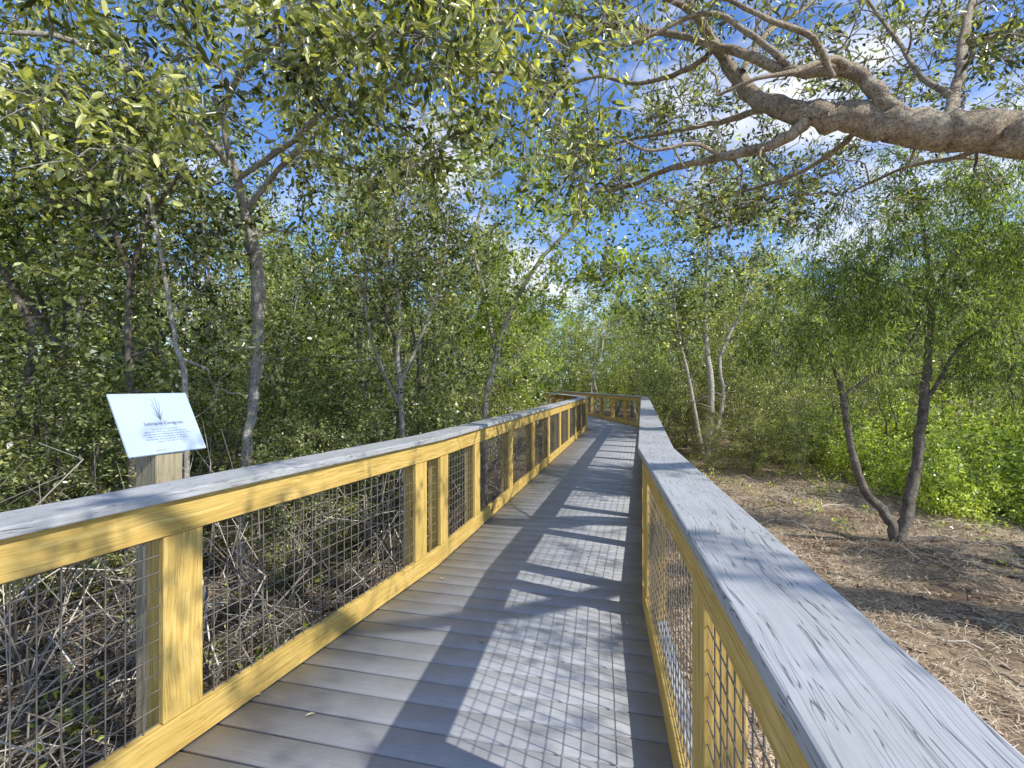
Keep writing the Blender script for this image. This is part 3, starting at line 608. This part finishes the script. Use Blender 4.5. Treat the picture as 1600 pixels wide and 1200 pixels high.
for k in range(3000):
    left=k<2300
    if left: y=random.uniform(1.0,10); x=float(xl(y))-.3-random.random()**.8*4
    else: y=random.uniform(1.5,14); x=float(xr(y))+.5+random.random()*5
    z=float(gz(x,y)); a=random.uniform(0,6.28); l=random.uniform(.25,.9) if not left else random.uniform(.3,1.2); e=random.uniform(-.02,.12)
    if left and random.random()<.65: e=random.uniform(.2,1.35); l=random.uniform(.5,1.8)
    d=np.array([math.cos(a)*math.cos(e),math.sin(a)*math.cos(e),math.sin(e)])*l; p=np.array([x,y,z+.01])
    q=p+d
    if float(xl(q[1]))-.24<q[0]<float(xr(q[1]))+.24: continue
    tb.tube([p,p+d*.3+rng.normal(size=3)*.07*l,p+d*.6+rng.normal(size=3)*.09*l,p+d*.8+rng.normal(size=3)*.08*l,q],np.array([1,.85,.7,.5,.3])*random.uniform(.003,.009),4,rnd=random.random())
tag(link('dead_twigs',tb.mesh('dead_twigs'),M_TWIG),'tangle of dead grey twigs lying under the trees on both sides','twigs',kind='stuff')
tb=TB()
def lie(pts,r0,r1,up=.02):
    o,r=smoothpath([np.array([x,y,float(gz(x,y))+up]) for x,y in pts],list(np.linspace(r0,r1,len(pts))),4,.3); tb.tube(o,r,6,rnd=.5)
lie([(5.9,5.9),(5.5,5.3),(5.0,4.7),(4.7,4.1)],.03,.012); lie([(6.3,5.3),(5.6,5.1),(5.1,5.4),(4.8,6.1)],.012,.035)
lie([(6.2,4.8),(5.5,4.7),(4.9,5.2),(4.75,6.1)],.01,.03); lie([(4.8,6.1),(5.4,6.0),(6.2,5.6),(7.,5.6)],.04,.01)
link_o=link('surface_root',tb.mesh('surface_root'),M_BARK_GREY); tag(link_o,'gnarled surface roots spreading from the juniper over the brown ground','roots')
lv=[(485,1118),(400,1088),(845,843),(752,1003),(690,905),(980,975),(905,690)]
for k,(px,py) in enumerate(lv):
    Yd=1170/(py-600); x=(px-800)/F*Yd; a=random.uniform(0,6.28); l=.022
    pts=[(-l,0,.002),(-l*.3,l*.4,.006),(l*.5,l*.33,.008),(l*1.1,0,.003),(l*.5,-l*.33,.007),(-l*.3,-l*.4,.006)]
    me=quadmesh('fallen_leaf',np.array(pts),np.array([[0,1,2,3],[0,3,4,5]]),np.array([.5,.5]))
    o=link('fallen_leaf',me,M_DRYLEAF); o.location=(x,Yd,.002); o.rotation_euler=(0,0,a)
    tag(o,'small dry fallen leaf lying on the grey deck boards','leaf','fallen leaves on the boardwalk')
# ------------------------------------------------------------ light
az=math.radians(120); el=math.radians(41)
tosun=Vector((math.sin(az)*math.cos(el),math.cos(az)*math.cos(el),math.sin(el)))
sl=bpy.data.lights.new('sun','SUN'); sl.energy=5.0; sl.angle=math.radians(.5); sl.color=(1,.96,.88)
so=bpy.data.objects.new('sun',sl); C.objects.link(so); so.rotation_euler=tosun.to_track_quat('Z','Y').to_euler(); so.location=(0,0,20)
w=bpy.data.worlds.new('World'); SC.world=w; w.use_nodes=True; nt=w.node_tree; nt.nodes.clear(); L=nt.links.new
out=nd(nt,'ShaderNodeOutputWorld'); bg=nd(nt,'ShaderNodeBackground'); bg.inputs[1].default_value=.15
sky=nd(nt,'ShaderNodeTexSky',sky_type='NISHITA'); sky.sun_disc=False; sky.sun_elevation=el; sky.sun_rotation=az; sky.air_density=1.0; sky.dust_density=.4; sky.ozone_density=2.5
tc=nd(nt,'ShaderNodeTexCoord'); mp=nd(nt,'ShaderNodeMapping'); mp.inputs['Scale'].default_value=(1,1,2.2); L(tc.outputs['Generated'],mp.inputs[0])
nz=nd(nt,'ShaderNodeTexNoise'); nz.inputs['Scale'].default_value=3.2; nz.inputs['Detail'].default_value=8; nz.inputs['Roughness'].default_value=.6; L(mp.outputs[0],nz.inputs['Vector'])
r=ramp(nt,nz.outputs['Fac'],[(.48,(0,0,0)),(.68,(1,1,1))])
tint=nd(nt,'ShaderNodeMix',data_type='RGBA',blend_type='MULTIPLY'); tint.inputs[0].default_value=1; L(sky.outputs[0],tint.inputs[6]); tint.inputs[7].default_value=(.88,1.15,1.6,1)
mx=nd(nt,'ShaderNodeMix',data_type='RGBA'); L(r.outputs[0],mx.inputs[0]); L(tint.outputs[2],mx.inputs[6]); mx.inputs[7].default_value=(7.8,7.9,8.1,1)
L(mx.outputs[2],bg.inputs[0]); L(bg.outputs[0],out.inputs[0])
cam=bpy.data.cameras.new('camera'); co=bpy.data.objects.new('camera',cam); C.objects.link(co)
co.location=(0,0,1.5); co.rotation_euler=(math.radians(90),0,0); cam.sensor_width=36; cam.lens=36*F/1600; cam.clip_end=1000; cam.clip_start=.03
SC.camera=co
SC.view_settings.view_transform='Standard'; SC.view_settings.look='None'; SC.view_settings.exposure=0
